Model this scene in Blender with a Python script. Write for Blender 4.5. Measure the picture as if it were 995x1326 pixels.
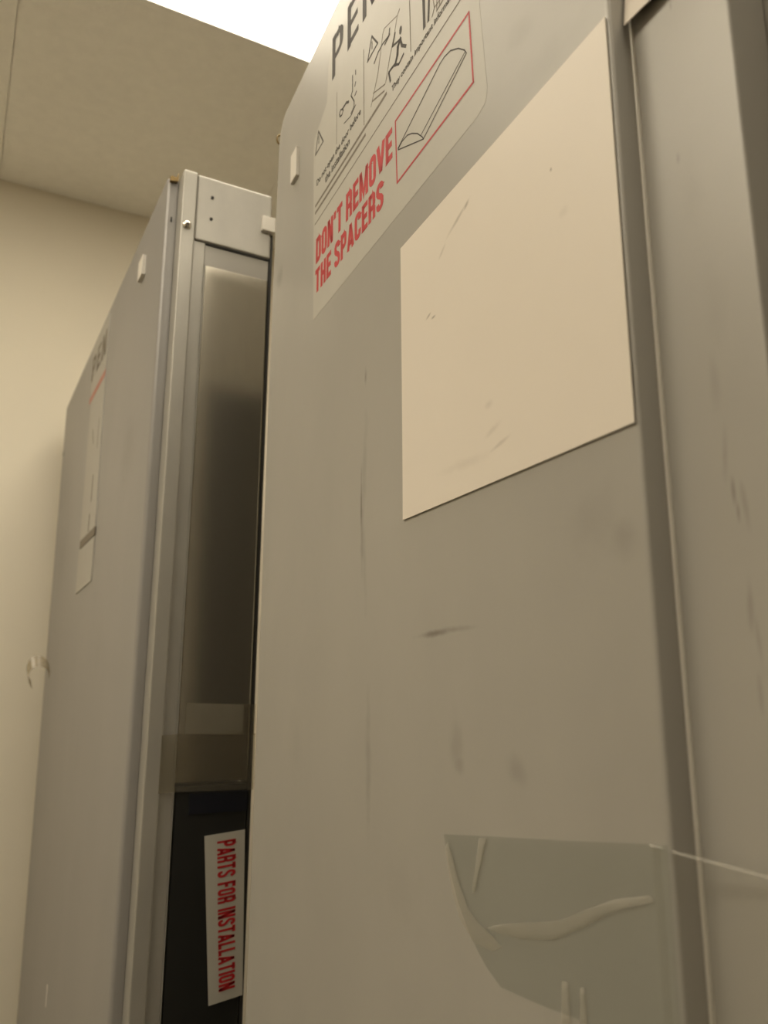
import bpy, bmesh, math
from mathutils import Vector, Matrix

for o in list(bpy.data.objects):
    bpy.data.objects.remove(o)
scene = bpy.context.scene
COL = scene.collection
R = math.radians

# ------------------------------------------------------------------ camera
YAW, PITCH, ROLL = R(28.3), R(12.0), R(-0.3)
EYE = Vector((0.0, 0.0, 1.5))
fwd = Vector((math.sin(YAW)*math.cos(PITCH), math.cos(YAW)*math.cos(PITCH), math.sin(PITCH)))
rgt = Vector((math.cos(YAW), -math.sin(YAW), 0.0))
upv = rgt.cross(fwd)
r2 = rgt*math.cos(ROLL) + upv*math.sin(ROLL)
u2 = -rgt*math.sin(ROLL) + upv*math.cos(ROLL)
cd = bpy.data.cameras.new('camera')
cd.sensor_fit = 'VERTICAL'
cd.sensor_height = 24.0
cd.lens = 24.0*1034.0/1326.0
cd.clip_start = 0.01
cd.dof.use_dof = True
cd.dof.focus_distance = 0.55
cd.dof.aperture_fstop = 6.5
cam = bpy.data.objects.new('camera', cd)
COL.objects.link(cam)
m = Matrix((r2, u2, -fwd)).transposed().to_4x4()
m.translation = EYE
cam.matrix_world = m
scene.camera = cam

# ------------------------------------------------------------------ world and exposure
w = bpy.data.worlds.new('world')
w.use_nodes = True
w.node_tree.nodes['Background'].inputs[0].default_value = (0.5, 0.45, 0.38, 1)
w.node_tree.nodes['Background'].inputs[1].default_value = 0.05
scene.world = w
scene.view_settings.view_transform = 'Standard'
scene.view_settings.look = 'None'
scene.view_settings.gamma = 1.0
scene.view_settings.use_curve_mapping = False
scene.view_settings.exposure = 0.0
LIGHT_COL = (1.0, 0.90, 0.725, 1)
LIGHT_STR = 9.2

# ------------------------------------------------------------------ materials
def mat(name, col, rough=0.5, metal=0.0, noise=0.0, nscale=30.0, stretch=(1, 1, 1), bump=0.0, bscale=200.0,
        stains=None, stain_col=(0.12, 0.10, 0.075, 1), spec=0.5, emit=None, alpha=None, coords='Object'):
    mt = bpy.data.materials.new(name)
    mt.use_nodes = True
    nt = mt.node_tree
    N, L = nt.nodes, nt.links
    b = N['Principled BSDF']
    b.inputs['Roughness'].default_value = rough
    b.inputs['Metallic'].default_value = metal
    b.inputs['Specular IOR Level'].default_value = spec
    c4 = (col[0], col[1], col[2], 1)
    b.inputs['Base Color'].default_value = c4
    tc = N.new('ShaderNodeTexCoord')
    src = None
    if noise > 0:
        mp = N.new('ShaderNodeMapping')
        mp.inputs['Scale'].default_value = stretch
        L.new(tc.outputs[coords], mp.inputs['Vector'])
        nz = N.new('ShaderNodeTexNoise')
        nz.inputs['Scale'].default_value = nscale
        nz.inputs['Detail'].default_value = 6
        nz.inputs['Roughness'].default_value = 0.6
        L.new(mp.outputs[0], nz.inputs['Vector'])
        mr = N.new('ShaderNodeMapRange')
        mr.inputs['From Min'].default_value = 0.25
        mr.inputs['From Max'].default_value = 0.75
        mr.inputs['To Min'].default_value = 1.0-noise
        mr.inputs['To Max'].default_value = 1.0+noise
        L.new(nz.outputs[0], mr.inputs['Value'])
        mx = N.new('ShaderNodeVectorMath')
        mx.operation = 'SCALE'
        mx.inputs[0].default_value = col[:3]
        L.new(mr.outputs[0], mx.inputs['Scale'])
        src = mx.outputs[0]
    if stains:
        # marks with a shape of their own: (centre s, centre z, half width, half height, strength, tilt)
        nz2 = N.new('ShaderNodeTexNoise')
        nz2.inputs['Scale'].default_value = 70
        nz2.inputs['Detail'].default_value = 5
        L.new(tc.outputs['Object'], nz2.inputs['Vector'])
        total = None
        for (cs, cz, rs, rz, st, tilt) in stains:
            mp = N.new('ShaderNodeMapping')
            mp.vector_type = 'TEXTURE'
            mp.inputs['Location'].default_value = (cs, 0, cz)
            mp.inputs['Rotation'].default_value = (0, tilt, 0)
            mp.inputs['Scale'].default_value = (rs*1.35, 1.0, rz*1.35)
            L.new(tc.outputs['Object'], mp.inputs['Vector'])
            flat = N.new('ShaderNodeVectorMath')
            flat.operation = 'MULTIPLY'
            flat.inputs[1].default_value = (1, 0, 1)
            L.new(mp.outputs[0], flat.inputs[0])
            ln = N.new('ShaderNodeVectorMath')
            ln.operation = 'LENGTH'
            L.new(flat.outputs[0], ln.inputs[0])
            ad = N.new('ShaderNodeMath')
            ad.operation = 'MULTIPLY_ADD'
            L.new(nz2.outputs[0], ad.inputs[0])
            ad.inputs[1].default_value = 1.1
            L.new(ln.outputs['Value'], ad.inputs[2])
            mr = N.new('ShaderNodeMapRange')
            mr.interpolation_type = 'SMOOTHSTEP'
            mr.inputs['From Min'].default_value = 1.5
            mr.inputs['From Max'].default_value = 0.55
            mr.inputs['To Min'].default_value = 0.0
            mr.inputs['To Max'].default_value = min(0.9, st*1.3)
            L.new(ad.outputs[0], mr.inputs['Value'])
            if total is None:
                total = mr.outputs[0]
            else:
                a2 = N.new('ShaderNodeMath')
                a2.operation = 'MAXIMUM'
                L.new(total, a2.inputs[0])
                L.new(mr.outputs[0], a2.inputs[1])
                total = a2.outputs[0]
        mix = N.new('ShaderNodeMix')
        mix.data_type = 'RGBA'
        L.new(total, mix.inputs[0])
        if src:
            L.new(src, mix.inputs[6])
        else:
            mix.inputs[6].default_value = c4
        mix.inputs[7].default_value = stain_col
        src = mix.outputs[2]
    if src:
        L.new(src, b.inputs['Base Color'])
    if bump > 0:
        nb = N.new('ShaderNodeTexNoise')
        nb.inputs['Scale'].default_value = bscale
        nb.inputs['Detail'].default_value = 4
        L.new(tc.outputs[coords], nb.inputs['Vector'])
        bp = N.new('ShaderNodeBump')
        bp.inputs['Strength'].default_value = bump
        bp.inputs['Distance'].default_value = 0.002
        L.new(nb.outputs[0], bp.inputs['Height'])
        L.new(bp.outputs[0], b.inputs['Normal'])
    if emit:
        b.inputs['Emission Color'].default_value = emit[0]
        b.inputs['Emission Strength'].default_value = emit[1]
    if alpha is not None:
        b.inputs['Alpha'].default_value = alpha
    return mt


def film(name, tint, gloss=0.12, rough=0.12, haze=0.0, hazecol=(0.6, 0.55, 0.45, 1)):
    """clear or hazy adhesive film"""
    mt = bpy.data.materials.new(name)
    mt.use_nodes = True
    nt = mt.node_tree
    N, L = nt.nodes, nt.links
    for n in list(N):
        N.remove(n)
    out = N.new('ShaderNodeOutputMaterial')
    tr = N.new('ShaderNodeBsdfTransparent')
    tr.inputs[0].default_value = tint
    df = N.new('ShaderNodeBsdfDiffuse')
    df.inputs[0].default_value = hazecol
    gl = N.new('ShaderNodeBsdfGlossy')
    gl.inputs['Roughness'].default_value = rough
    tc = N.new('ShaderNodeTexCoord')
    nz = N.new('ShaderNodeTexNoise')
    nz.inputs['Scale'].default_value = 90
    nz.inputs['Detail'].default_value = 4
    L.new(tc.outputs['Object'], nz.inputs['Vector'])
    mr = N.new('ShaderNodeMapRange')
    mr.inputs['To Min'].default_value = haze*0.6
    mr.inputs['To Max'].default_value = haze*1.4
    L.new(nz.outputs[0], mr.inputs['Value'])
    m1 = N.new('ShaderNodeMixShader')
    L.new(mr.outputs[0], m1.inputs[0])
    L.new(tr.outputs[0], m1.inputs[1])
    L.new(df.outputs[0], m1.inputs[2])
    m2 = N.new('ShaderNodeMixShader')
    m2.inputs[0].default_value = gloss
    L.new(m1.outputs[0], m2.inputs[1])
    L.new(gl.outputs[0], m2.inputs[2])
    L.new(m2.outputs[0], out.inputs[0])
    return mt


STEEL = (0.385, 0.366, 0.325)
face_stains_dent_shade = [
    # long vertical scrape below the dent
    (0.2415, 1.622, 0.0022, 0.030, 0.55, 0.0),
    (0.2430, 1.600, 0.0035, 0.030, 0.30, 0.0),
    (0.2470, 1.650, 0.0050, 0.045, 0.16, 0.10),
    (0.2465, 1.585, 0.0045, 0.040, 0.16, -0.10),
    (0.2492, 1.7186, 0.0028, 0.0080, 0.42, 0.0),  # the dent itself, its shade painted as a dark spot
    (0.2535, 1.449, 0.0055, 0.045, 0.20, 0.0),
    # slanting scrape
    (0.3500, 1.5268, 0.022, 0.0022, 0.55, -0.03),
    (0.3720, 1.5276, 0.026, 0.0020, 0.28, 0.0),
    # rubbed patches
    (0.3715, 1.468, 0.008, 0.018, 0.16, 0.0),
    (0.3745, 1.457, 0.007, 0.006, 0.22, 0.0),
    (0.4290, 1.459, 0.011, 0.008, 0.17, 0.3),
    (0.5110, 1.556, 0.009, 0.010, 0.16, 0.0),
    (0.4950, 1.565, 0.020, 0.016, 0.08, 0.0),
    (0.4800, 1.800, 0.040, 0.012, 0.08, 0.2),
    (0.4600, 1.835, 0.014, 0.010, 0.10, 0.4),
    (0.0280, 1.905, 0.010, 0.012, 0.30, 0.0),
    (0.1000, 1.450, 0.020, 0.030, 0.06, 0.0),
    (0.3000, 1.380, 0.030, 0.025, 0.06, 0.0),
]
M = {}
M['face'] = mat('grey_sheet_face', STEEL, 0.42, 0.14, 0.05, 9, (1, 1, 0.6), 0.03, 900, stains=face_stains_dent_shade)
second_stains = [
    (0.5556, 1.566, 0.0010, 0.006, 0.6, 0.0), (0.5568, 1.558, 0.0008, 0.004, 0.6, 0.0),
    (0.5535, 1.580, 0.0016, 0.010, 0.3, 0.1), (0.5600, 1.560, 0.0014, 0.010, 0.3, -0.1),
    (0.5580, 1.526, 0.0016, 0.012, 0.35, 0.05), (0.5600, 1.512, 0.0012, 0.010, 0.3, -0.05),
    (0.5585, 1.495, 0.0012, 0.008, 0.3, 0.0), (0.5520, 1.610, 0.003, 0.012, 0.2, 0.0),
    (0.5445, 1.707, 0.0010, 0.0030, 0.35, 0.0), (0.5480, 1.777, 0.0007, 0.0030, 0.5, 0.0),
    (0.5500, 1.690, 0.006, 0.015, 0.08, 0.0), (0.5560, 1.640, 0.006, 0.020, 0.10, 0.0),
]
M['second'] = mat('grey_sheet_second', STEEL, 0.42, 0.14, 0.05, 12, (1, 1, 0.6), 0.03, 900, stains=[q[:4]+(q[4]*0.6,)+q[5:] for q in second_stains])
M['steel'] = mat('grey_sheet', STEEL, 0.42, 0.14, 0.05, 9, (1, 1, 0.6), 0.03, 900)
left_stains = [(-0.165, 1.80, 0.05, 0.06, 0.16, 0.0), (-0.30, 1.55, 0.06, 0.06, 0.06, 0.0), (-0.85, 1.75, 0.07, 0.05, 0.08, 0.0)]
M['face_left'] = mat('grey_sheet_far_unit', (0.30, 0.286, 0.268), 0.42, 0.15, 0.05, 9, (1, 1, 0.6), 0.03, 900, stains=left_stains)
M['bare'] = mat('bare_galvanised_steel', (0.40, 0.382, 0.34), 0.42, 0.35, 0.08, 25, (1, 1, 0.5))
M['bead'] = mat('bead_highlight', (0.85, 0.81, 0.73), 0.35, 0.2, 0.03, 30)  # pale colour paints the highlight line along the step
M['mirror'] = mat('brushed_steel_inner', (0.47, 0.44, 0.375), 0.22, 0.9, 0.05, 30, (1, 6, 1))
M['dark'] = mat('shade_black', (0.02, 0.018, 0.015), 0.6, 0.0, 0.1, 50)  # black for painted gap shade and the added reflection plate
M['black'] = mat('black_plastic', (0.012, 0.012, 0.011), 0.45, 0.0, 0.1, 40)
M['navy'] = mat('navy_plastic', (0.006, 0.007, 0.014), 0.4, 0.0, 0.1, 40)
M['paper'] = mat('label_paper', (0.47, 0.448, 0.39), 0.5, 0.0, 0.03, 40)
sheet_stains = [
    (0.3900, 1.7655, 0.014, 0.0016, 0.35, -0.35), (0.4000, 1.7685, 0.004, 0.0016, 0.5, -0.5),
    (0.3690, 1.7540, 0.006, 0.0016, 0.25, -0.6),
    (0.3508, 1.7210, 0.004, 0.0010, 0.5, -0.3), (0.3574, 1.7175, 0.003, 0.0009, 0.6, 0.0), (0.4795, 1.7400, 0.0008, 0.0012, 0.9, 0.0),
    (0.4250, 1.6175, 0.010, 0.0012, 0.22, -0.2), (0.3900, 1.6165, 0.030, 0.0035, 0.10, 0.05), (0.4200, 1.6270, 0.010, 0.002, 0.14, -0.3),
    (0.4870, 1.7130, 0.004, 0.003, 0.10, 0.0), (0.4170, 1.6420, 0.004, 0.0025, 0.14, 0.0),
]
M['white'] = mat('white_sheet', (0.765, 0.695, 0.60), 0.45, 0.0, 0.012, 14, stains=sheet_stains, stain_col=(0.25, 0.21, 0.15, 1))
M['plastic'] = mat('white_plastic', (0.72, 0.68, 0.61), 0.4, 0.0, 0.02, 40)
M['red'] = mat('red_print', (0.50, 0.04, 0.042), 0.6, 0.0, 0.03, 80)
M['red_faint'] = mat('faded_red_print', (0.46, 0.20, 0.15), 0.6, 0.0, 0.03, 80)
M['paper_far'] = mat('dull_label_paper', (0.40, 0.38, 0.335), 0.5, 0.0, 0.03, 40)
M['red_dark'] = mat('deep_red_print', (0.45, 0.015, 0.02), 0.5, 0.0, 0.03, 80)
M['ink'] = mat('dark_print', (0.04, 0.031, 0.022), 0.7, 0.0, 0.03, 80)
M['ink_soft'] = mat('grey_print', (0.19, 0.16, 0.12), 0.7, 0.0, 0.03, 80)
M['brass'] = mat('brass', (0.22, 0.15, 0.06), 0.45, 0.7, 0.1, 60)
M['zinc'] = mat('zinc_screw', (0.8, 0.77, 0.70), 0.22, 1.0, 0.05, 60)
M['hole'] = mat('hole_shadow', (0.015, 0.012, 0.01), 0.8, 0.0, 0.1, 60)
M['tape_clear'] = film('clear_tape', (0.93, 0.94, 0.935, 1), 0.03, 0.25, 0.0, (0.45, 0.44, 0.40, 1))
M['tape_wrinkle'] = film('tape_wrinkle', (0.98, 0.97, 0.94, 1), 0.03, 0.35, 0.26, (0.62, 0.58, 0.50, 1))
M['tape_edge_glint'] = film('tape_edge_glint', (0.9, 0.9, 0.88, 1), 0.35, 0.2, 0.5, (0.9, 0.87, 0.8, 1))  # pale haze paints the light caught along the tape's edge
M['tape_hazy'] = film('hazy_tape', (0.8, 0.78, 0.72, 1), 0.05, 0.25, 0.20, (0.60, 0.56, 0.46, 1))
M['tape_dim'] = film('thin_tape', (0.85, 0.83, 0.78, 1), 0.04, 0.25, 0.06, (0.60, 0.55, 0.45, 1))
M['wall'] = mat('cream_paint', (0.76, 0.70, 0.575), 0.75, 0.0, 0.015, 6, bump=0.05, bscale=300, coords='Object')
M['wall_dim'] = mat('brown_boards', (0.22, 0.19, 0.15), 0.7, 0.0, 0.15, 5)
M['ceiling'] = mat('ceiling_board', (0.94, 0.91, 0.83), 0.85, 0.0, 0.035, 45, bump=0.25, bscale=160)
M['floor'] = mat('floor_vinyl', (0.11, 0.097, 0.08), 0.5, 0.0, 0.10, 8)
M['frame'] = mat('light_frame_paint', (0.85, 0.83, 0.78), 0.4, 0.0, 0.02, 30)
M['lamp'] = mat('light_diffuser', (0.9, 0.9, 0.88), 0.5, emit=(LIGHT_COL, LIGHT_STR))

# ------------------------------------------------------------------ mesh helpers
def new_obj(name, verts, faces, material, parent=None, smooth=False):
    me = bpy.data.meshes.new(name)
    me.from_pydata([tuple(v) for v in verts], [], faces)
    bm = bmesh.new()
    bm.from_mesh(me)
    bmesh.ops.recalc_face_normals(bm, faces=bm.faces)
    bm.to_mesh(me)
    bm.free()
    me.update()
    if material:
        me.materials.append(material)
    if smooth:
        for p in me.polygons:
            p.use_smooth = True
    o = bpy.data.objects.new(name, me)
    COL.objects.link(o)
    if parent:
        o.parent = parent
    return o


def box(name, a, b, material, parent=None, bevel=0.0):
    bm = bmesh.new()
    bmesh.ops.create_cube(bm, size=1.0)
    for v in bm.verts:
        v.co = Vector([a[i] + (v.co[i]+0.5)*(b[i]-a[i]) for i in range(3)])
    if bevel > 0:
        bmesh.ops.bevel(bm, geom=list(bm.edges), offset=bevel, segments=3, affect='EDGES', profile=0.5)
    me = bpy.data.meshes.new(name)
    bm.to_mesh(me)
    bm.free()
    me.materials.append(material)
    o = bpy.data.objects.new(name, me)
    COL.objects.link(o)
    if parent:
        o.parent = parent
    return o


def zero(s, z):
    return 0.0


def plate(name, pts, y0, y1, material, parent, warp=zero):
    """flat piece with outline pts in (s, z), from depth y0 to y1"""
    n = len(pts)
    v = [(s, y0+warp(s, z), z) for s, z in pts] + [(s, y1+warp(s, z), z) for s, z in pts]
    f = [tuple(range(n)), tuple(range(2*n-1, n-1, -1))]
    for i in range(n):
        j = (i+1) % n
        f.append((i, j, n+j, n+i))
    return new_obj(name, v, f, material, parent)


def ribbon_data(pts, width):
    """quads around a polyline, in 2D"""
    quads = []
    for (a, b) in zip(pts[:-1], pts[1:]):
        d = Vector((b[0]-a[0], b[1]-a[1]))
        if d.length < 1e-6:
            continue
        d.normalize()
        nrm = Vector((-d.y, d.x))*width/2
        e = d*width*0.35
        quads.append([(a[0]-e.x+nrm.x, a[1]-e.y+nrm.y), (b[0]+e.x+nrm.x, b[1]+e.y+nrm.y),
                      (b[0]+e.x-nrm.x, b[1]+e.y-nrm.y), (a[0]-e.x-nrm.x, a[1]-e.y-nrm.y)])
    return quads


def strokes(name, lines, y0, y1, material, parent, warp=zero, extra=()):
    """printed line drawing: lines = [(points, width)], extra = filled outlines"""
    v, f = [], []
    polys = []
    for pts, wd in lines:
        polys += ribbon_data(pts, wd)
    polys += [list(p) for p in extra]
    for q in polys:
        k = len(v)
        n = len(q)
        v += [(s, y0+warp(s, z), z) for s, z in q] + [(s, y1+warp(s, z), z) for s, z in q]
        f.append(tuple(range(k, k+n)))
        f.append(tuple(range(k+2*n-1, k+n-1, -1)))
        for i in range(n):
            j = (i+1) % n
            f.append((k+i, k+j, k+n+j, k+n+i))
    return new_obj(name, v, f, material, parent)


def ellipse(cx, cz, rx, rz, n=14, rot=0.0):
    out = []
    for i in range(n):
        t = 2*math.pi*i/n
        x, z = rx*math.cos(t), rz*math.sin(t)
        out.append((cx+x*math.cos(rot)-z*math.sin(rot), cz+x*math.sin(rot)+z*math.cos(rot)))
    return out


def text_mesh(body, bold=0.0, space=1.0):
    cu = bpy.data.curves.new('lettering_curve', 'FONT')
    cu.body = body
    cu.size = 1.0
    cu.offset = bold
    cu.extrude = 0.002
    cu.space_character = space
    cu.resolution_u = 4
    ob = bpy.data.objects.new('lettering_tmp', cu)
    COL.objects.link(ob)
    dg = bpy.context.evaluated_depsgraph_get()
    me = bpy.data.meshes.new_from_object(ob.evaluated_get(dg))
    bpy.data.objects.remove(ob)
    bpy.data.curves.remove(cu)
    return me


def lettering(body, fn, material, parent, bold=0.0, name='lettering', space=1.0):
    """fn maps unit-box text coordinates (a, b, front 0..1) to a local point"""
    me = text_mesh(body, bold, space)
    xs = [v.co.x for v in me.vertices]
    ys = [v.co.y for v in me.vertices]
    x0, x1, y0, y1 = min(xs), max(xs), min(ys), max(ys)
    for v in me.vertices:
        a, b = (v.co.x-x0)/(x1-x0), (v.co.y-y0)/(y1-y0)
        v.co = Vector(fn(a, b, 1.0 if v.co.z > 0 else 0.0))
    me.materials.clear()
    me.materials.append(material)
    o = bpy.data.objects.new(name, me)
    COL.objects.link(o)
    o.parent = parent
    return o


def arc(cx, cz, rx, rz, a0, a1, n=7):
    return [(cx+rx*math.cos(R(a0+(a1-a0)*i/n)), cz+rz*math.sin(R(a0+(a1-a0)*i/n))) for i in range(n+1)]


# condensed heavy capitals: centre lines in a cell 0.5 wide and 1 high (stroke about 0.17)
GW = 0.19
h_ = GW/2
xl, xr, xm, zb, zt = h_, 0.5-h_, 0.25, h_, 1-h_
bowl = 0.13
RING = [(xl, 0.5)] + [(xl, zt-bowl)] + arc(xl+bowl, zt-bowl, bowl, bowl, 180, 90, 5) + arc(xr-bowl, zt-bowl, bowl, bowl, 90, 0, 5) + \
    arc(xr-bowl, zb+bowl, bowl, bowl, 0, -90, 5) + arc(xl+bowl, zb+bowl, bowl, bowl, -90, -180, 5) + [(xl, 0.5)]
PB = [(xl, zt), (xr-bowl, zt)] + arc(xr-bowl, zt-bowl, bowl, bowl, 90, 0, 5) + arc(xr-bowl, 0.45+bowl, bowl, bowl, 0, -90, 5) + [(xl, 0.45)]
GLYPH = {
    'D': (0.5, [[(xl, 0), (xl, 1)], [(xl, zt), (xr-bowl, zt)] + arc(xr-bowl, zt-bowl, bowl, bowl, 90, 0, 5) + arc(xr-bowl, zb+bowl, bowl, bowl, 0, -90, 5) + [(xl, zb)]]),
    'O': (0.5, [RING]),
    'N': (0.5, [[(xl, 0), (xl, 1)], [(xr, 0), (xr, 1)], [(xl, 0.97), (xr, 0.03)]]),
    "'": (0.2, [[(0.1, 1.0), (0.08, 0.72)]]),
    'T': (0.48, [[(0.0, zt), (0.48, zt)], [(0.24, 0), (0.24, zt)]]),
    'R': (0.5, [[(xl, 0), (xl, 1)], PB, [(xr-0.06, 0.45), (xr, 0.36), (xr, 0)]]),
    'E': (0.44, [[(xl, 0), (xl, 1)], [(xl, zt), (0.44, zt)], [(xl, 0.5), (0.41, 0.5)], [(xl, zb), (0.44, zb)]]),
    'F': (0.44, [[(xl, 0), (xl, 1)], [(xl, zt), (0.44, zt)], [(xl, 0.5), (0.40, 0.5)]]),
    'M': (0.66, [[(xl, 0), (xl, 1)], [(0.66-h_, 0), (0.66-h_, 1)], [(xl, 0.95), (0.33, 0.12), (0.66-h_, 0.95)]]),
    'V': (0.52, [[(0.06, 1), (0.26, 0.06)], [(0.46, 1), (0.26, 0.06)]]),
    'H': (0.5, [[(xl, 0), (xl, 1)], [(xr, 0), (xr, 1)], [(xl, 0.5), (xr, 0.5)]]),
    'P': (0.5, [[(xl, 0), (xl, 1)], PB]),
    'A': (0.54, [[(0.07, 0), (0.27, 0.95)], [(0.47, 0), (0.27, 0.95)], [(0.13, 0.24), (0.41, 0.24)]]),
    'C': (0.5, [[(xr, 0.68), (xr, zt-bowl)] + arc(xr-bowl, zt-bowl, bowl, bowl, 0, 90, 5) + arc(xl+bowl, zt-bowl, bowl, bowl, 90, 180, 5) +
                arc(xl+bowl, zb+bowl, bowl, bowl, 180, 270, 5) + arc(xr-bowl, zb+bowl, bowl, bowl, -90, 0, 5) + [(xr, 0.32)]]),
    'S': (0.5, [[(xr, 0.72), (xr, zt-bowl)] + arc(xr-bowl, zt-bowl, bowl, bowl, 0, 90, 5) + arc(xl+bowl, zt-bowl, bowl, bowl, 90, 180, 5) +
                [(xl, 0.66), (xl+0.07, 0.56), (xr-0.07, 0.44), (xr, 0.34)] + arc(xr-bowl, zb+bowl, bowl, bowl, 0, -90, 5) +
                arc(xl+bowl, zb+bowl, bowl, bowl, -90, -180, 5) + [(xl, 0.28)]]),
    'I': (0.17, [[(h_, 0), (h_, 1)]]),
    'L': (0.42, [[(xl, 0), (xl, 1)], [(xl, zb), (0.42, zb)]]),
}


def thick(pts, wd):
    """mitred band around a polyline, as quads"""
    P = [Vector(p) for p in pts]
    L_, R_ = [], []
    for i, p in enumerate(P):
        d0 = (p-P[i-1]).normalized() if i > 0 else None
        d1 = (P[i+1]-p).normalized() if i < len(P)-1 else None
        if d0 is None and (P[0]-P[-1]).length < 1e-6:
            d0 = (P[0]-P[-2]).normalized()
        if d1 is None and (P[0]-P[-1]).length < 1e-6:
            d1 = (P[1]-P[0]).normalized()
        d0 = d0 or d1
        d1 = d1 or d0
        n0, n1 = Vector((-d0.y, d0.x)), Vector((-d1.y, d1.x))
        nn_ = (n0+n1).normalized()
        k = wd/2/max(0.5, nn_.dot(n0))
        L_.append(p+nn_*k)
        R_.append(p-nn_*k)
    return [[tuple(L_[i]), tuple(L_[i+1]), tuple(R_[i+1]), tuple(R_[i])] for i in range(len(P)-1)]


def block_text(body, fn, material, parent, gap=0.10, space=0.30, wd=GW):
    """heavy condensed capitals; fn maps (a 0..1 along, b 0..1 up, front 0/1) to a local point"""
    x = 0.0
    quads = []
    for ch in body:
        if ch == ' ':
            x += space
            continue
        cw, lines = GLYPH[ch]
        for pts in lines:
            quads += [[(x+px, pz) for px, pz in q] for q in thick(pts, wd)]
        x += cw+gap
    total = x-gap
    v, f = [], []
    for q in quads:
        k = len(v)
        v += [fn(px/total, pz, 1.0) for px, pz in q]+[fn(px/total, pz, 0.0) for px, pz in q]
        f += [(k, k+1, k+2, k+3), (k+7, k+6, k+5, k+4), (k, k+1, k+5, k+4), (k+1, k+2, k+6, k+5), (k+2, k+3, k+7, k+6), (k+3, k, k+4, k+7)]
    return new_obj('lettering', v, f, material, parent)


def face_box(s0, s1, z0, z1, y):
    return lambda a, b, c: (s0+a*(s1-s0), y-0.0001*c, z0+b*(z1-z0))


def flat_text(body, s0, s1, z0, z1, y, material, parent, bold=0.0, slope=0.0, space=1.0):
    return lettering(body, lambda a, b, c: (s0+a*(s1-s0), y-0.0001*c, z0+b*(z1-z0)+slope*a), material, parent, bold, space=space)


def empty(name, label, cat, matrix, group=None):
    o = bpy.data.objects.new(name, None)
    COL.objects.link(o)
    o.matrix_world = matrix
    o['label'] = label
    o['category'] = cat
    if group:
        o['group'] = group
    return o


def struct(o):
    o['kind'] = 'structure'
    return o

# ------------------------------------------------------------------ the room
X0, X1, Y0, Y1, H = -2.0, 1.5, -2.2, 1.965, 2.7
struct(box('floor', (X0, Y0, -0.05), (X1, Y1, 0.0), M['floor']))
struct(box('wall_back', (X0-0.1, Y1, 0.0), (X1+0.1, Y1+0.1, H+0.02), M['wall']))
struct(box('wall_left', (X0-0.1, Y0, 0.0), (X0, Y1, H+0.02), M['wall']))
struct(box('wall_right', (X1, Y0, 0.0), (X1+0.1, Y1, H+0.02), M['wall']))
struct(box('wall_front', (X0-0.1, Y0-0.1, 0.0), (X1+0.1, Y0, H+0.02), M['wall_dim']))
ceil = struct(box('ceiling', (X0-0.1, Y0-0.1, H+0.02), (X1+0.1, Y1+0.1, H+0.1), M['ceiling']))
LIGHTS = [(0.0, 0.6, 0.57, 1.27), (-1.2, -0.6, -0.125, 1.27), (0.0, 0.6, -0.82, -0.125)]
xs = [X0, -1.8, -1.2, -0.6, 0.0, 0.6, 1.2, X1]
ys = [Y0, -1.52, -0.82, -0.125, 0.57, 1.27, Y1]
for i in range(len(xs)-1):
    for j in range(len(ys)-1):
        cx, cy = (xs[i]+xs[i+1])/2, (ys[j]+ys[j+1])/2
        if any(l[0] < cx < l[1] and l[2] < cy < l[3] for l in LIGHTS):
            continue
        g = 0.0006
        box('ceiling_tile', (xs[i]+g, ys[j]+g, H), (xs[i+1]-g, ys[j+1]-g, H+0.02), M['ceiling'], ceil)
LIGHT_LABELS = ['bright white flush light panel in the ceiling above the two door units',
                'flush light panel in the ceiling out to the left of the photographer',
                'flush light panel in the ceiling right behind the photographer']
for (a, b, c, d), lb in zip(LIGHTS, LIGHT_LABELS):
    t = empty('ceiling_light', lb, 'light', Matrix.Translation(((a+b)/2, (c+d)/2, H)), 'ceiling light panels')
    hx, hy, fr = (b-a)/2, (d-c)/2, 0.006
    box('diffuser', (-hx+fr, -hy+fr, 0.002), (hx-fr, hy-fr, 0.012), M['lamp'], t)
    box('frame', (-hx, -hy, -0.001), (hx, -hy+fr, 0.018), M['frame'], t)
    box('frame', (-hx, hy-fr, -0.001), (hx, hy, 0.018), M['frame'], t)
    box('frame', (-hx, -hy+fr, -0.001), (-hx+fr, hy-fr, 0.018), M['frame'], t)
    box('frame', (hx-fr, -hy+fr, -0.001), (hx, hy-fr, 0.018), M['frame'], t)

# ------------------------------------------------------------------ near door unit (right in the photo)
# local axes: x = along the face towards the camera (s), y = into the unit, z = up
RW = 0.525
ST1, ST2, DEPTH = 0.0125, 0.033, 0.125
RT = 2.100
near = empty('steel_door_unit', 'near upright grey steel door unit carrying red DON\'T REMOVE THE SPACERS label and white sheet', 'door unit',
             Matrix.Translation((0.26714, 0.73990, 0.0)) @ Matrix.Rotation(R(-94.0), 4, 'Z'), 'packed steel door units')


def bulge(z):
    """the far edge of the sheet stands out a little towards its foot"""
    k = [(2.1, 0.0), (1.89, 0.004), (1.488, 0.0085), (1.19, 0.0125), (0.6, 0.015), (0.0, 0.016)]
    for (za, ga), (zb, gb) in zip(k[:-1], k[1:]):
        if z >= zb:
            t = (za-z)/(za-zb)
            return ga+(gb-ga)*max(0.0, t)
    return 0.016


def near_warp(s, z):
    return -bulge(z)*(max(0.0, 1-s/0.125)**2)


def smin(z):
    r = 0.027
    if z <= RT-r:
        return 0.0
    q = min(1.0, (z-(RT-r))/r)
    return r*(1-math.sqrt(max(0.0, 1-q*q)))*0.85


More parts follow.
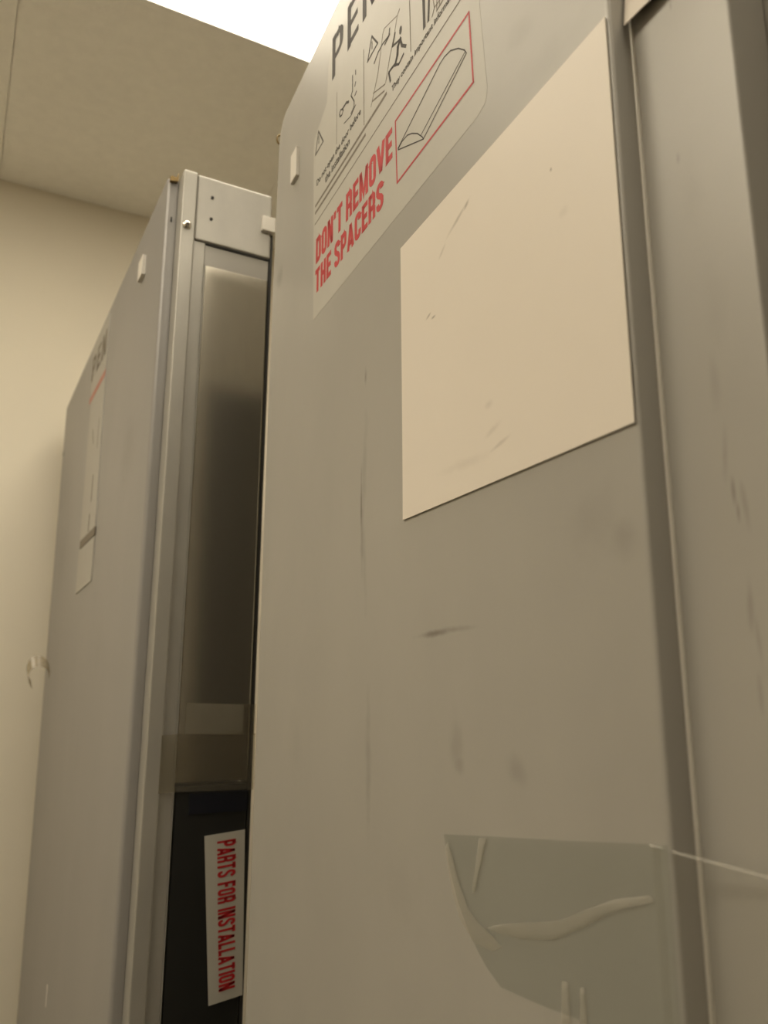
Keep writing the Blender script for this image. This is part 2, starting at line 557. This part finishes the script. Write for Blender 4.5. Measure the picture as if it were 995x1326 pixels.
rows = [0.004, 0.3, 0.6, 0.9, 1.19, 1.34, 1.488, 1.62, 1.75, 1.89, 1.98, 2.05, 2.066, 2.074, 2.082, 2.088, 2.093, 2.097, 2.0995, RT]
er = 0.010
prof = [(er*(1-math.cos(t))*1.0, er*(1-math.sin(t))) for t in [0.0, 0.2, 0.45, 0.7, 0.95, 1.2, 1.4, math.pi/2]]
prof = [(0.0, ST1)] + prof
prof += [(x, 0.0) for x in (0.02, 0.03, 0.045, 0.06, 0.08, 0.1, 0.125, 0.2, 0.3, 0.4, RW-0.003)]
prof += [(RW-0.0018, 0.0002), (RW-0.0008, 0.0006), (RW-0.0002, 0.0012), (RW, 0.0018), (RW, ST1)]
nv = len(prof)
V, F = [], []
for z in rows:
    a = smin(z)
    for (s, y) in prof:
        ss = a + s*(RW-a)/RW
        V.append((ss, y+(near_warp(ss, z) if y < ST1 else 0.0), z))
for i in range(len(rows)-1):
    for j in range(nv-1):
        k = i*nv+j
        F.append((k, k+1, k+nv+1, k+nv))
    F.append((i*nv, (i+1)*nv, (i+1)*nv+nv-1, i*nv+nv-1))
F.append(tuple(range(nv)))
F.append(tuple(range(len(V)-1, len(V)-nv-1, -1)))
fp = new_obj('front_panel', V, F, M['face'], near)
for p in fp.data.polygons:
    p.use_smooth = abs(p.normal.z) < 0.5
try:
    fp.data.set_sharp_from_angle(angle=R(40))
except Exception:
    pass
box('second_panel', (0.012, ST1+0.0002, 0.004), (0.5755, ST2, RT-0.001), M['second'], near, 0.0012)
box('edge_bead', (RW+0.0001, ST1-0.0016, 0.004), (RW+0.0013, ST1+0.0004, 1.795), M['bead'], near, 0.0004)
box('third_panel', (0.012, ST2+0.0002, 0.004), (1.02, ST2+0.014, RT-0.001), M['steel'], near, 0.0012)
box('reflection_dark_plate', (0.0022, ST1+0.0006, 0.004), (0.0116, DEPTH-0.002, 1.905), M['dark'], near, 0.0008)  # unseen black plate, added to darken what the inner panel reflects
box('body', (0.012, ST2+0.0144, 0.0), (1.02, DEPTH, RT-0.002), M['steel'], near, 0.002)

# small fittings
box('spacer_tab', (0.063, -0.0038, 1.991), (0.0815, 0.0006, 2.023), M['plastic'], near, 0.0006)
bm = bmesh.new()
ring = []
NR, NS = 16, 8
for i in range(NR):
    a = 2*math.pi*i/NR
    rr = []
    for j in range(NS):
        b = 2*math.pi*j/NS
        rad = 0.0042+0.0012*math.cos(b)
        rr.append(bm.verts.new((0.0050+0.0012*math.sin(b), 0.0010+rad*math.cos(a)*0.75, 2.0840+rad*math.sin(a)*1.25)))
    ring.append(rr)
for i in range(NR):
    for j in range(NS):
        bm.faces.new((ring[i][j], ring[(i+1) % NR][j], ring[(i+1) % NR][(j+1) % NS], ring[i][(j+1) % NS]))
me = bpy.data.meshes.new('clip_ring')
bm.to_mesh(me)
bm.free()
me.materials.append(M['brass'])
o = bpy.data.objects.new('clip_ring', me)
COL.objects.link(o)
o.parent = near

# warning label with its print
LAB = [(0.130, 1.8150), (0.4136, 1.8165), (0.4230, 1.8190), (0.4256, 1.8260), (0.4190, 1.905), (0.4190, 2.052), (0.413, 2.060),
       (0.168, 2.060), (0.1625, 2.050), (0.1602, 2.0150), (0.1260, 2.0000), (0.1245, 1.990)]
LY = -0.0001
lab = plate('warning_label', LAB, LY, 0.0008, M['paper'], near)
PY = LY-0.00005
block_text('PEN', face_box(0.1712, 0.2720, 2.0275, 2.0715, PY), M['ink'], lab, 0.12, wd=0.125)
block_text("DON'T REMOVE", face_box(0.1352, 0.2990, 1.8665, 1.8915, PY), M['red'], lab, 0.075, 0.24)
block_text('THE SPACERS', face_box(0.1345, 0.2830, 1.8375, 1.8605, PY), M['red'], lab, 0.075, 0.24)
flat_text('Do not open the door before', 0.1345, 0.2400, 1.9435, 1.9515, PY, M['ink'], lab, 0.012)
flat_text('the installation', 0.1575, 0.2160, 1.9340, 1.9415, PY, M['ink'], lab, 0.012)
flat_text('They contain important information', 0.2990, 0.3960, 1.9185, 1.9250, PY, M['ink'], lab, 0.012)
# unreadable small print: rows of word-long marks
words = []
lens = [7, 4, 3, 8, 6, 5, 3, 9, 4, 7, 6, 3, 8]
for row_z, st, en in ((1.9265, 0.1325, 0.2960), (1.9195, 0.1325, 0.2630)):
    x = st
    k = 0 if row_z > 1.92 else 5
    while x < en:
        ln = 0.0016*lens[k % len(lens)]
        if x+ln > en:
            break
        words.append(([(x, row_z), (x+ln, row_z)], 0.0026))
        x += ln+0.0022
        k += 1
strokes('small_print', words, PY-0.0001, PY, M['ink_soft'], lab)['kind'] = 'stuff'
strokes('rule', [([(0.131, 1.9085), (0.418, 1.9095)], 0.0007)], PY-0.0001, PY, M['ink_soft'], lab)
for pts, wd in (([(0.2469, 1.930), (0.2460, 2.000)], 0.0008), ([(0.3305, 1.929), (0.3290, 2.000)], 0.0008), ([(0.1855, 1.955), (0.1855, 2.006)], 0.0005)):
    strokes('picture_divider', [(pts, wd)], PY-0.0001, PY, M['ink_soft'], lab)
strokes('red_frame', [([(0.3045, 1.8920), (0.4085, 1.8920), (0.4110, 1.8418), (0.3065, 1.8415), (0.3045, 1.8920)], 0.0016)],
        PY-0.0001, PY, M['red'], lab)
strokes('spacer_drawing', [
    ([(0.3085, 1.8665), (0.3149, 1.8684), (0.3235, 1.8675), (0.3306, 1.8640), (0.3386, 1.8583), (0.3452, 1.8513), (0.3475, 1.8480), (0.3085, 1.8662)], 0.0008),
    ([(0.3085, 1.8675), (0.3714, 1.8858), (0.3776, 1.8862), (0.3856, 1.8842), (0.3950, 1.8780), (0.4022, 1.8708), (0.4043, 1.8670), (0.3470, 1.8482)], 0.0008),
    ([(0.3440, 1.8535), (0.4020, 1.8690)], 0.0006)], PY-0.0001, PY, M['ink'], lab)
strokes('warning_triangle', [([(0.1379, 2.0008), (0.1511, 1.9812), (0.1301, 1.9809), (0.1379, 2.0008)], 0.0016), ([(0.1390, 1.9945), (0.1390, 1.9875)], 0.0014)],
        PY-0.0001, PY, M['ink'], lab)
strokes('warning_triangle', [([(0.2626, 1.9987), (0.2738, 1.9829), (0.2541, 1.9822), (0.2626, 1.9987)], 0.0016), ([(0.2630, 1.993), (0.2630, 1.987)], 0.0013)],
        PY-0.0001, PY, M['ink'], lab)
strokes('lever_picture', [
    ([(0.1993, 1.9795), (0.2083, 1.9789), (0.2136, 1.9757)], 0.0022),
    ([(0.1993, 1.9795), (0.1950, 1.9815), (0.1920, 1.9800), (0.1935, 1.9760), (0.1980, 1.9745), (0.2010, 1.9765), (0.1993, 1.9795)], 0.0014),
    ([(0.2221, 1.9945), (0.2222, 1.9796), (0.2188, 1.9778), (0.2257, 1.9674), (0.2257, 1.9623), (0.2189, 1.9607)], 0.0012),
    ([(0.2289, 1.9940), (0.2289, 1.9905)], 0.0014), ([(0.2289, 1.9830), (0.2273, 1.9805)], 0.0014), ([(0.2307, 1.9728), (0.2273, 1.9715)], 0.0014),
    ([(0.2032, 1.9625), (0.2190, 1.9585), (0.2291, 1.9613)], 0.0008)], PY-0.0001, PY, M['ink'], lab)
strokes('shaft_picture', [
    ([(0.2608, 1.9364), (0.2743, 1.9556), (0.2833, 1.9825), (0.2862, 1.9856), (0.3095, 1.9769), (0.3039, 1.9651), (0.2955, 1.9521), (0.2884, 1.9365)], 0.0006),
    ([(0.3095, 1.9769), (0.3135, 1.9790)], 0.0008),
    ([(0.2654, 1.9447), (0.2870, 1.9362)], 0.0009), ([(0.2638, 1.9390), (0.2855, 1.9314)], 0.0013)], PY-0.0001, PY, M['ink_soft'], lab)
strokes('falling_figure', [
    ([(0.2670, 1.9703), (0.2745, 1.9740), (0.2832, 1.9744), (0.2959, 1.9719)], 0.0014),
    ([(0.2874, 1.9708), (0.2945, 1.9717), (0.2959, 1.9772)], 0.0016),
    ([(0.3053, 1.9653), (0.3011, 1.9575), (0.3090, 1.9545), (0.3142, 1.9528)], 0.0018),
    ([(0.3142, 1.9528), (0.3100, 1.9500), (0.3088, 1.9432), (0.3050, 1.9385)], 0.0036),
    ([(0.3142, 1.9518), (0.3166, 1.9452), (0.3228, 1.9396)], 0.0024),
    ([(0.3055, 1.9380), (0.3112, 1.9342), (0.3190, 1.9362)], 0.0018),
    ([(0.3048, 1.9393), (0.2994, 1.9403), (0.2940, 1.9407), (0.2966, 1.9314)], 0.0022)], PY-0.0001, PY, M['ink'], lab,
    extra=[ellipse(0.3146, 1.9598, 0.0021, 0.0034)])
strokes('standing_figure', [
    ([(0.3500, 1.9650), (0.3509, 1.9528), (0.3513, 1.9309)], 0.0034), ([(0.3586, 1.9600), (0.3586, 1.9459), (0.3572, 1.9310)], 0.0026)], PY-0.0001, PY, M['ink'], lab)
strokes('trolley_picture', [
    ([(0.3629, 1.9480), (0.3659, 1.9333), (0.3624, 1.9292)], 0.0008), ([(0.3660, 1.9333), (0.3760, 1.9323)], 0.0008),
    ([(0.3689, 1.9282), (0.3790, 1.9290)], 0.0012), ([(0.3690, 1.9282), (0.3700, 1.9480)], 0.0007), ([(0.3730, 1.9290), (0.3740, 1.9480)], 0.0007)],
    PY-0.0001, PY, M['ink_soft'], lab)


# white sheets: thin board standing a hair off the steel, lower edge lifted
def sheet(name, s0, s1, z0, z1, yb, lift, parent, power=4.0):
    ns, nz, th = 14, 20, 0.0006
    Vv, Ff = [], []
    for side in (0, 1):
        for j in range(nz+1):
            for i in range(ns+1):
                a, b = i/ns, j/nz
                y = yb-0.0002-lift*((1-b)**power)*(1.0-0.6*a)-0.0002*(a**6)-(th if side == 0 else 0)
                Vv.append((s0+a*(s1-s0), y, z0+b*(z1-z0)))
    n1 = (ns+1)*(nz+1)
    for j in range(nz):
        for i in range(ns):
            k = j*(ns+1)+i
            q = (k, k+1, k+ns+2, k+ns+1)
            Ff.append(q)
            Ff.append(tuple(n1+t for t in reversed(q)))
    edge = [i for i in range(ns+1)] + [(j+1)*(ns+1)-1 for j in range(1, nz+1)] + [nz*(ns+1)+i for i in range(ns-1, -1, -1)] + [j*(ns+1) for j in range(nz-1, 0, -1)]
    for a, b in zip(edge, edge[1:]+edge[:1]):
        Ff.append((a, b, n1+b, n1+a))
    return new_obj(name, Vv, Ff, M['white'], parent)


sheet('white_sheet', 0.3120, 0.5235, 1.5995, 1.7878, 0.0, 0.0004, near)
sheet('white_sheet', 0.5262, 0.5735, 1.7840, 2.0500, ST1, 0.0046, near, 9.0)

# clear packing tape low on the face, wrapped across the step
TP = [(0.3572, 1.4203), (0.4071, 1.4272), (0.4702, 1.4355), (0.5240, 1.4432), (0.5240, 1.345), (0.4700, 1.345), (0.4720, 1.3690), (0.4403, 1.3652),
      (0.4097, 1.3624), (0.3965, 1.3677), (0.3839, 1.3762), (0.3715, 1.3893), (0.3625, 1.4059)]
tape = plate('clear_tape', TP, -0.0006, -0.0005, M['tape_clear'], near)
WR = [[(0.3975, 1.3845), (0.4148, 1.3905), (0.4428, 1.3980), (0.4585, 1.4025), (0.4754, 1.4106), (0.4946, 1.4189), (0.5137, 1.4242), (0.5155, 1.4225), (0.4942, 1.4150), (0.4748, 1.4042), (0.4536, 1.3938), (0.4303, 1.3880), (0.4112, 1.3853)],
      [(0.3586, 1.4129), (0.3645, 1.3951), (0.3728, 1.3823), (0.3861, 1.3751), (0.4039, 1.3758), (0.4120, 1.3800), (0.3974, 1.3831), (0.3831, 1.3883), (0.3721, 1.4004), (0.3622, 1.4173)],
      [(0.3941, 1.4244), (0.4014, 1.4252), (0.3956, 1.4122), (0.3889, 1.3985), (0.3859, 1.3978)],
      [(0.4576, 1.3795), (0.4618, 1.3801), (0.4625, 1.3651), (0.4557, 1.3628)],
      [(0.4698, 1.3809), (0.4727, 1.3812), (0.4730, 1.3687), (0.4686, 1.3672)]]
for pts in WR:
    cx = sum(p[0] for p in pts)/len(pts)
    cz = sum(p[1] for p in pts)/len(pts)
    n = len(pts)
    v = [(s, -0.0007, z) for s, z in pts] + [(s+(cx-s)*0.25, -0.0012, z+(cz-z)*0.25) for s, z in pts]
    f = [tuple(range(n, 2*n))]
    for i in range(n):
        j = (i+1) % n
        f.append((i, j, n+j, n+i))
    new_obj('tape_wrinkle', v, f, M['tape_wrinkle'], tape)
# the stretch of tape bridging to the second panel, with its bright upper edge
brd = new_obj('tape_bridge', [(0.5160, -0.0008, 1.4414), (0.5750, ST1-0.0006, 1.4372), (0.5750, ST1-0.0006, 1.345), (0.5160, -0.0008, 1.345)],
              [(0, 1, 2, 3)], M['tape_dim'], near)
brd.data.materials.clear()
brd.data.materials.append(film('bridge_film', (0.97, 0.97, 0.96, 1), 0.03, 0.1, 0.02))
e0, e1 = Vector((0.5156, -0.0010, 1.4415)), Vector((0.5750, ST1-0.0008, 1.4373))
hw = 0.00028
V, F = [], []
for p in (e0, e0.lerp(e1, 0.5), e1):
    V += [p+Vector((0, -hw, -hw)), p+Vector((0, hw, -hw)), p+Vector((0, hw, hw)), p+Vector((0, -hw, hw))]
for k in (0, 4):
    for j in range(4):
        F.append((k+j, k+(j+1) % 4, k+4+(j+1) % 4, k+4+j))
new_obj('tape_edge_glint', V, F, M['tape_edge_glint'], brd)

# ------------------------------------------------------------------ far door unit (left in the photo)
# local axes: x = towards the camera (0 at its near end), y = into the unit, z = up
LT = 2.120
lean = R(0.7)
base = Vector((0.1865-2.12*math.tan(lean), 0.885, 0.0))
far = empty('steel_door_unit', 'far upright grey steel door unit by the cream wall, with screwed top bar', 'door unit',
            Matrix.Translation(base) @ Matrix.Rotation(lean, 4, 'Y') @ Matrix.Rotation(R(-90), 4, 'Z'), 'packed steel door units')
UF, UN = -1.0, -0.027


def far_warp(u, z):
    return 0.0125*max(0.0, (2.108-z))*(u-UN)/(UF-UN)


rows = [0.004, 0.5, 0.9, 1.3, 1.6, 1.8, 2.0, LT]
cols = [UF, -0.8, -0.6, -0.5, -0.4, -0.3, -0.15, UN-0.008, UN-0.004, UN-0.0015, UN]
dep = {UN-0.008: 0.0, UN-0.004: 0.0006, UN-0.0015: 0.0018, UN: 0.0045}
V, F = [], []
nc = len(cols)
for z in rows:
    for u in cols:
        V.append((u, dep.get(u, 0.0)+far_warp(u, z), z))
nf = len(V)
for z in rows:
    for u in cols:
        V.append((u, 0.0133+far_warp(u, z), z))
for i in range(len(rows)-1):
    for j in range(nc-1):
        k = i*nc+j
        F.append((k, k+1, k+nc+1, k+nc))
        F.append((nf+k+nc, nf+k+nc+1, nf+k+1, nf+k))
    for j in (0, nc-1):
        k = i*nc+j
        F.append((k, k+nc, nf+k+nc, nf+k))
for i in (0, len(rows)-1):
    for j in range(nc-1):
        k = i*nc+j
        F.append((k, k+1, nf+k+1, nf+k))
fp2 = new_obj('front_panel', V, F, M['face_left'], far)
for p in fp2.data.polygons:
    p.use_smooth = abs(p.normal.z) < 0.5
try:
    fp2.data.set_sharp_from_angle(angle=R(40))
except Exception:
    pass
box('body', (UF+0.004, 0.0300, 0.0), (-0.036, 0.127, LT-0.004), M['steel'], far, 0.002)
box('end_post', (-0.034, 0.0136, 0.002), (0.0, 0.0310, LT), M['bare'], far, 0.0020)
box('rear_flange', (-0.034, 0.0312, 0.002), (-0.0045, 0.0455, LT-0.006), M['bare'], far, 0.0006)
box('top_bar', (-0.034, 0.0312, 2.0300), (-0.0012, 0.1285, LT-0.001), M['bare'], far, 0.0022)
box('bar_shade_line', (-0.030, 0.0470, 2.0280), (-0.0035, 0.1270, 2.0299), M['dark'], far)  # black line painting the shade in the recess under the bar
box('recess_plate', (-0.034, 0.0458, 2.001), (-0.0052, 0.1275, 2.0279), M['steel'], far)
box('inner_panel', (-0.034, 0.0465, 1.396), (-0.0035, 0.1275, 2.0010), M['mirror'], far, 0.0014)
box('edge_strip', (-0.0125, 0.0456, 0.002), (-0.0022, 0.0464, 2.001), M['bare'], far, 0.0003)
box('gap_shade_strip', (-0.034, 0.1288, 0.002), (-0.004, 0.1325, 2.065), M['dark'], far, 0.0006)  # black strip stands in for the shade in the gap beside the unit
box('corner_bracket', (-0.012, 0.1150, 2.0650), (0.0050, 0.1320, 2.0850), M['plastic'], far, 0.0008)
box('spacer_tab', (-0.165, -0.0050, 2.040), (-0.137, 0.0010, 2.069), M['plastic'], far, 0.0006)
# holes in the top bar
for z in (2.0920, 2.0625):
    bm = bmesh.new()
    bmesh.ops.create_cone(bm, cap_ends=True, segments=14, radius1=0.0021, radius2=0.0021, depth=0.002,
                          matrix=Matrix.Translation((-0.0014, 0.0502, z)) @ Matrix.Rotation(R(90), 4, 'Y'))
    me = bpy.data.meshes.new('screw_hole')
    bm.to_mesh(me)
    bm.free()
    me.materials.append(M['hole'])
    o = bpy.data.objects.new('screw_hole', me)
    COL.objects.link(o)
    o.parent = far
# screw with a domed head and a cross recess
V, F = [], []
n = 18
profile = [(0.0056, 0.0), (0.0055, 0.0012), (0.0046, 0.0028), (0.0030, 0.0040), (0.0012, 0.0045)]
for rr, hh in profile:
    for i in range(n):
        a = 2*math.pi*i/n
        V.append((hh, 0.0208+rr*math.cos(a), 2.0448+rr*math.sin(a)))
for k in range(len(profile)-1):
    for i in range(n):
        j = (i+1) % n
        F.append((k*n+i, k*n+j, (k+1)*n+j, (k+1)*n+i))
F.append(tuple((len(profile)-1)*n+i for i in range(n)))
F.append(tuple(range(n-1, -1, -1)))
sc = new_obj('screw', V, F, M['zinc'], far, True)
box('cross_recess', (0.0040, 0.0202, 2.0428), (0.0047, 0.0214, 2.0468), M['hole'], sc)
box('cross_recess', (0.0040, 0.0188, 2.0442), (0.0047, 0.0228, 2.0454), M['hole'], sc)
# brass clip on top of the step
V = []
prof2 = [(0.0015, 2.113), (0.0015, 2.1190), (0.0040, 2.1205), (0.0095, 2.1195), (0.0108, 2.1255), (0.0118, 2.1258), (0.0116, 2.1150)]
nn = len(prof2)
for u in (-0.0268, -0.0215):
    V += [(u, y, z) for y, z in prof2]
F = [tuple(range(nn)), tuple(range(2*nn-1, nn-1, -1))] + [(i, (i+1) % nn, nn+(i+1) % nn, nn+i) for i in range(nn)]
new_obj('clip', V, F, M['brass'], far)
box('pin', (-0.0268, 0.0060, 2.060), (-0.0255, 0.0078, 2.066), M['hole'], far)

# label on the far unit
def fplate(name, pts, y0, y1, m_, parent):
    return plate(name, pts, y0, y1, m_, parent, far_warp)


flab = fplate('warning_label', [(-0.600, 2.040), (-0.575, 2.006), (-0.575, 1.740), (-0.403, 1.740), (-0.425, 2.000), (-0.425, 2.108), (-0.600, 2.108)],
              -0.0016, 0.0012, M['paper_far'], far)
fy = -0.0017
strokes('red_line', [([(-0.592, 2.004), (-0.428, 2.002)], 0.012)], fy-0.0002, fy, M['red_faint'], flab, far_warp)
block_text('PEN', lambda a, b, c: (-0.590+a*0.155, fy-0.0002*c, 2.040+b*0.046), M['ink_soft'], flab, 0.12, wd=0.13)
strokes('grey_band', [([(-0.560, 1.734), (-0.404, 1.732)], 0.014)], fy-0.0004, fy+0.001, M['ink_soft'], flab, far_warp)
for pts, wd in (([(-0.47, 1.835), (-0.47, 1.795)], 0.008), ([(-0.475, 1.770), (-0.475, 1.745)], 0.008),
                ([(-0.52, 1.93), (-0.50, 1.90)], 0.004), ([(-0.45, 1.93), (-0.45, 1.88)], 0.003)):
    strokes('print_mark', [(pts, wd)], fy-0.0002, fy, M['ink_soft'], flab, far_warp)
fplate('small_label', [(-0.576, 1.650), (-0.576, 1.726), (-0.402, 1.724), (-0.404, 1.654)], -0.0016, 0.0012, M['paper_far'], far)
fplate('chalk_mark', [(-0.545, 1.020), (-0.545, 1.050), (-0.540, 1.050), (-0.540, 1.020)], -0.0006, 0.0012, M['plastic'], far)
fplate('edge_notch', [(-0.998, 2.005), (-0.998, 2.014), (-0.990, 2.014), (-0.990, 2.005)], -0.0006, 0.0012, M['ink'], far)

# loose curl of clear tape on the far edge
V, F = [], []
NA, NW = 14, 5
for i in range(NA+1):
    t = i/NA
    ang = -0.4+t*4.6
    rad = 0.026-0.010*t
    for j in range(NW+1):
        ww = j/NW
        V.append((-0.905-0.010*ww-0.010*t, 0.004-0.019+rad*math.cos(ang)*0.95-0.004*ww, 1.500+0.024*math.sin(ang)+0.026*ww*(1-0.3*t)+0.010))
for i in range(NA):
    for j in range(NW):
        k = i*(NW+1)+j
        F.append((k, k+1, k+NW+2, k+NW+1))
curl = new_obj('tape_curl', V, F, film('tape_curl_film', (0.86, 0.82, 0.72, 1), 0.05, 0.25, 0.6, (0.34, 0.285, 0.19, 1)), far, True)

# tape over the open end
EX = 0.0014
def eplate(name, pts, x0, x1, m_, parent):
    n = len(pts)
    v = [(x0, y, z) for y, z in pts]+[(x1, y, z) for y, z in pts]
    f = [tuple(range(n)), tuple(range(2*n-1, n-1, -1))]+[(i, (i+1) % n, n+(i+1) % n, n+i) for i in range(n)]
    return new_obj(name, v, f, m_, parent)


eplate('packing_tape', [(0.0545, 1.447), (0.1190, 1.4445), (0.1190, 1.4775), (0.0545, 1.479)], -0.0028, -0.0024, M['tape_hazy'], far)
eplate('packing_tape', [(0.1191, 1.4440), (0.1330, 1.4440), (0.1330, 1.4780), (0.1191, 1.4775)], -0.0028, -0.0024, M['tape_dim'], far)
eplate('packing_tape', [(0.0455, 1.388), (0.1330, 1.386), (0.1330, 1.446), (0.0455, 1.447)], 0.0, 0.0004, M['tape_dim'], far)
eplate('packing_tape', [(0.0290, 1.387), (0.0455, 1.388), (0.0455, 1.447), (0.0290, 1.446)], 0.0004, 0.0009, M['tape_dim'], far)

# black parts box tucked into the open end
pb = empty('parts_box', 'black box labelled PARTS FOR INSTALLATION tucked into the far door unit', 'box', far.matrix_world @ Matrix.Translation((0.0, 0.0, 0.0)))
box('body', (-0.0330, 0.0480, 0.020), (-0.0040, 0.1275, 1.3925), M['black'], pb, 0.0015)
box('navy_band', (-0.0036, 0.0630, 1.364), (-0.0026, 0.1275, 1.385), M['navy'], pb)
TL, TR, BL, BR = Vector((0.0815, 1.3410)), Vector((0.1262, 1.3445)), Vector((0.0946, 1.1758)), Vector((0.1306, 1.1805))
pl = eplate('parts_label', [tuple(TL), tuple(TR), tuple(BR), tuple(BL)], -0.0030, -0.0022, M['paper'], pb)


def on_label(a, b, c):
    # text runs down the label; a = 0..1 downwards, b = 0..1 to the right
    aa = 0.045+a*0.895
    bb = 0.30+b*0.47
    top = TL.lerp(TR, bb)
    bot = BL.lerp(BR, bb)
    p = top.lerp(bot, aa)
    return (-0.0021+0.0001*c, p.x, p.y)


block_text('PARTS FOR INSTALLATION', on_label, M['red_dark'], pl, 0.08, wd=0.18)
bpy.context.view_layer.update()
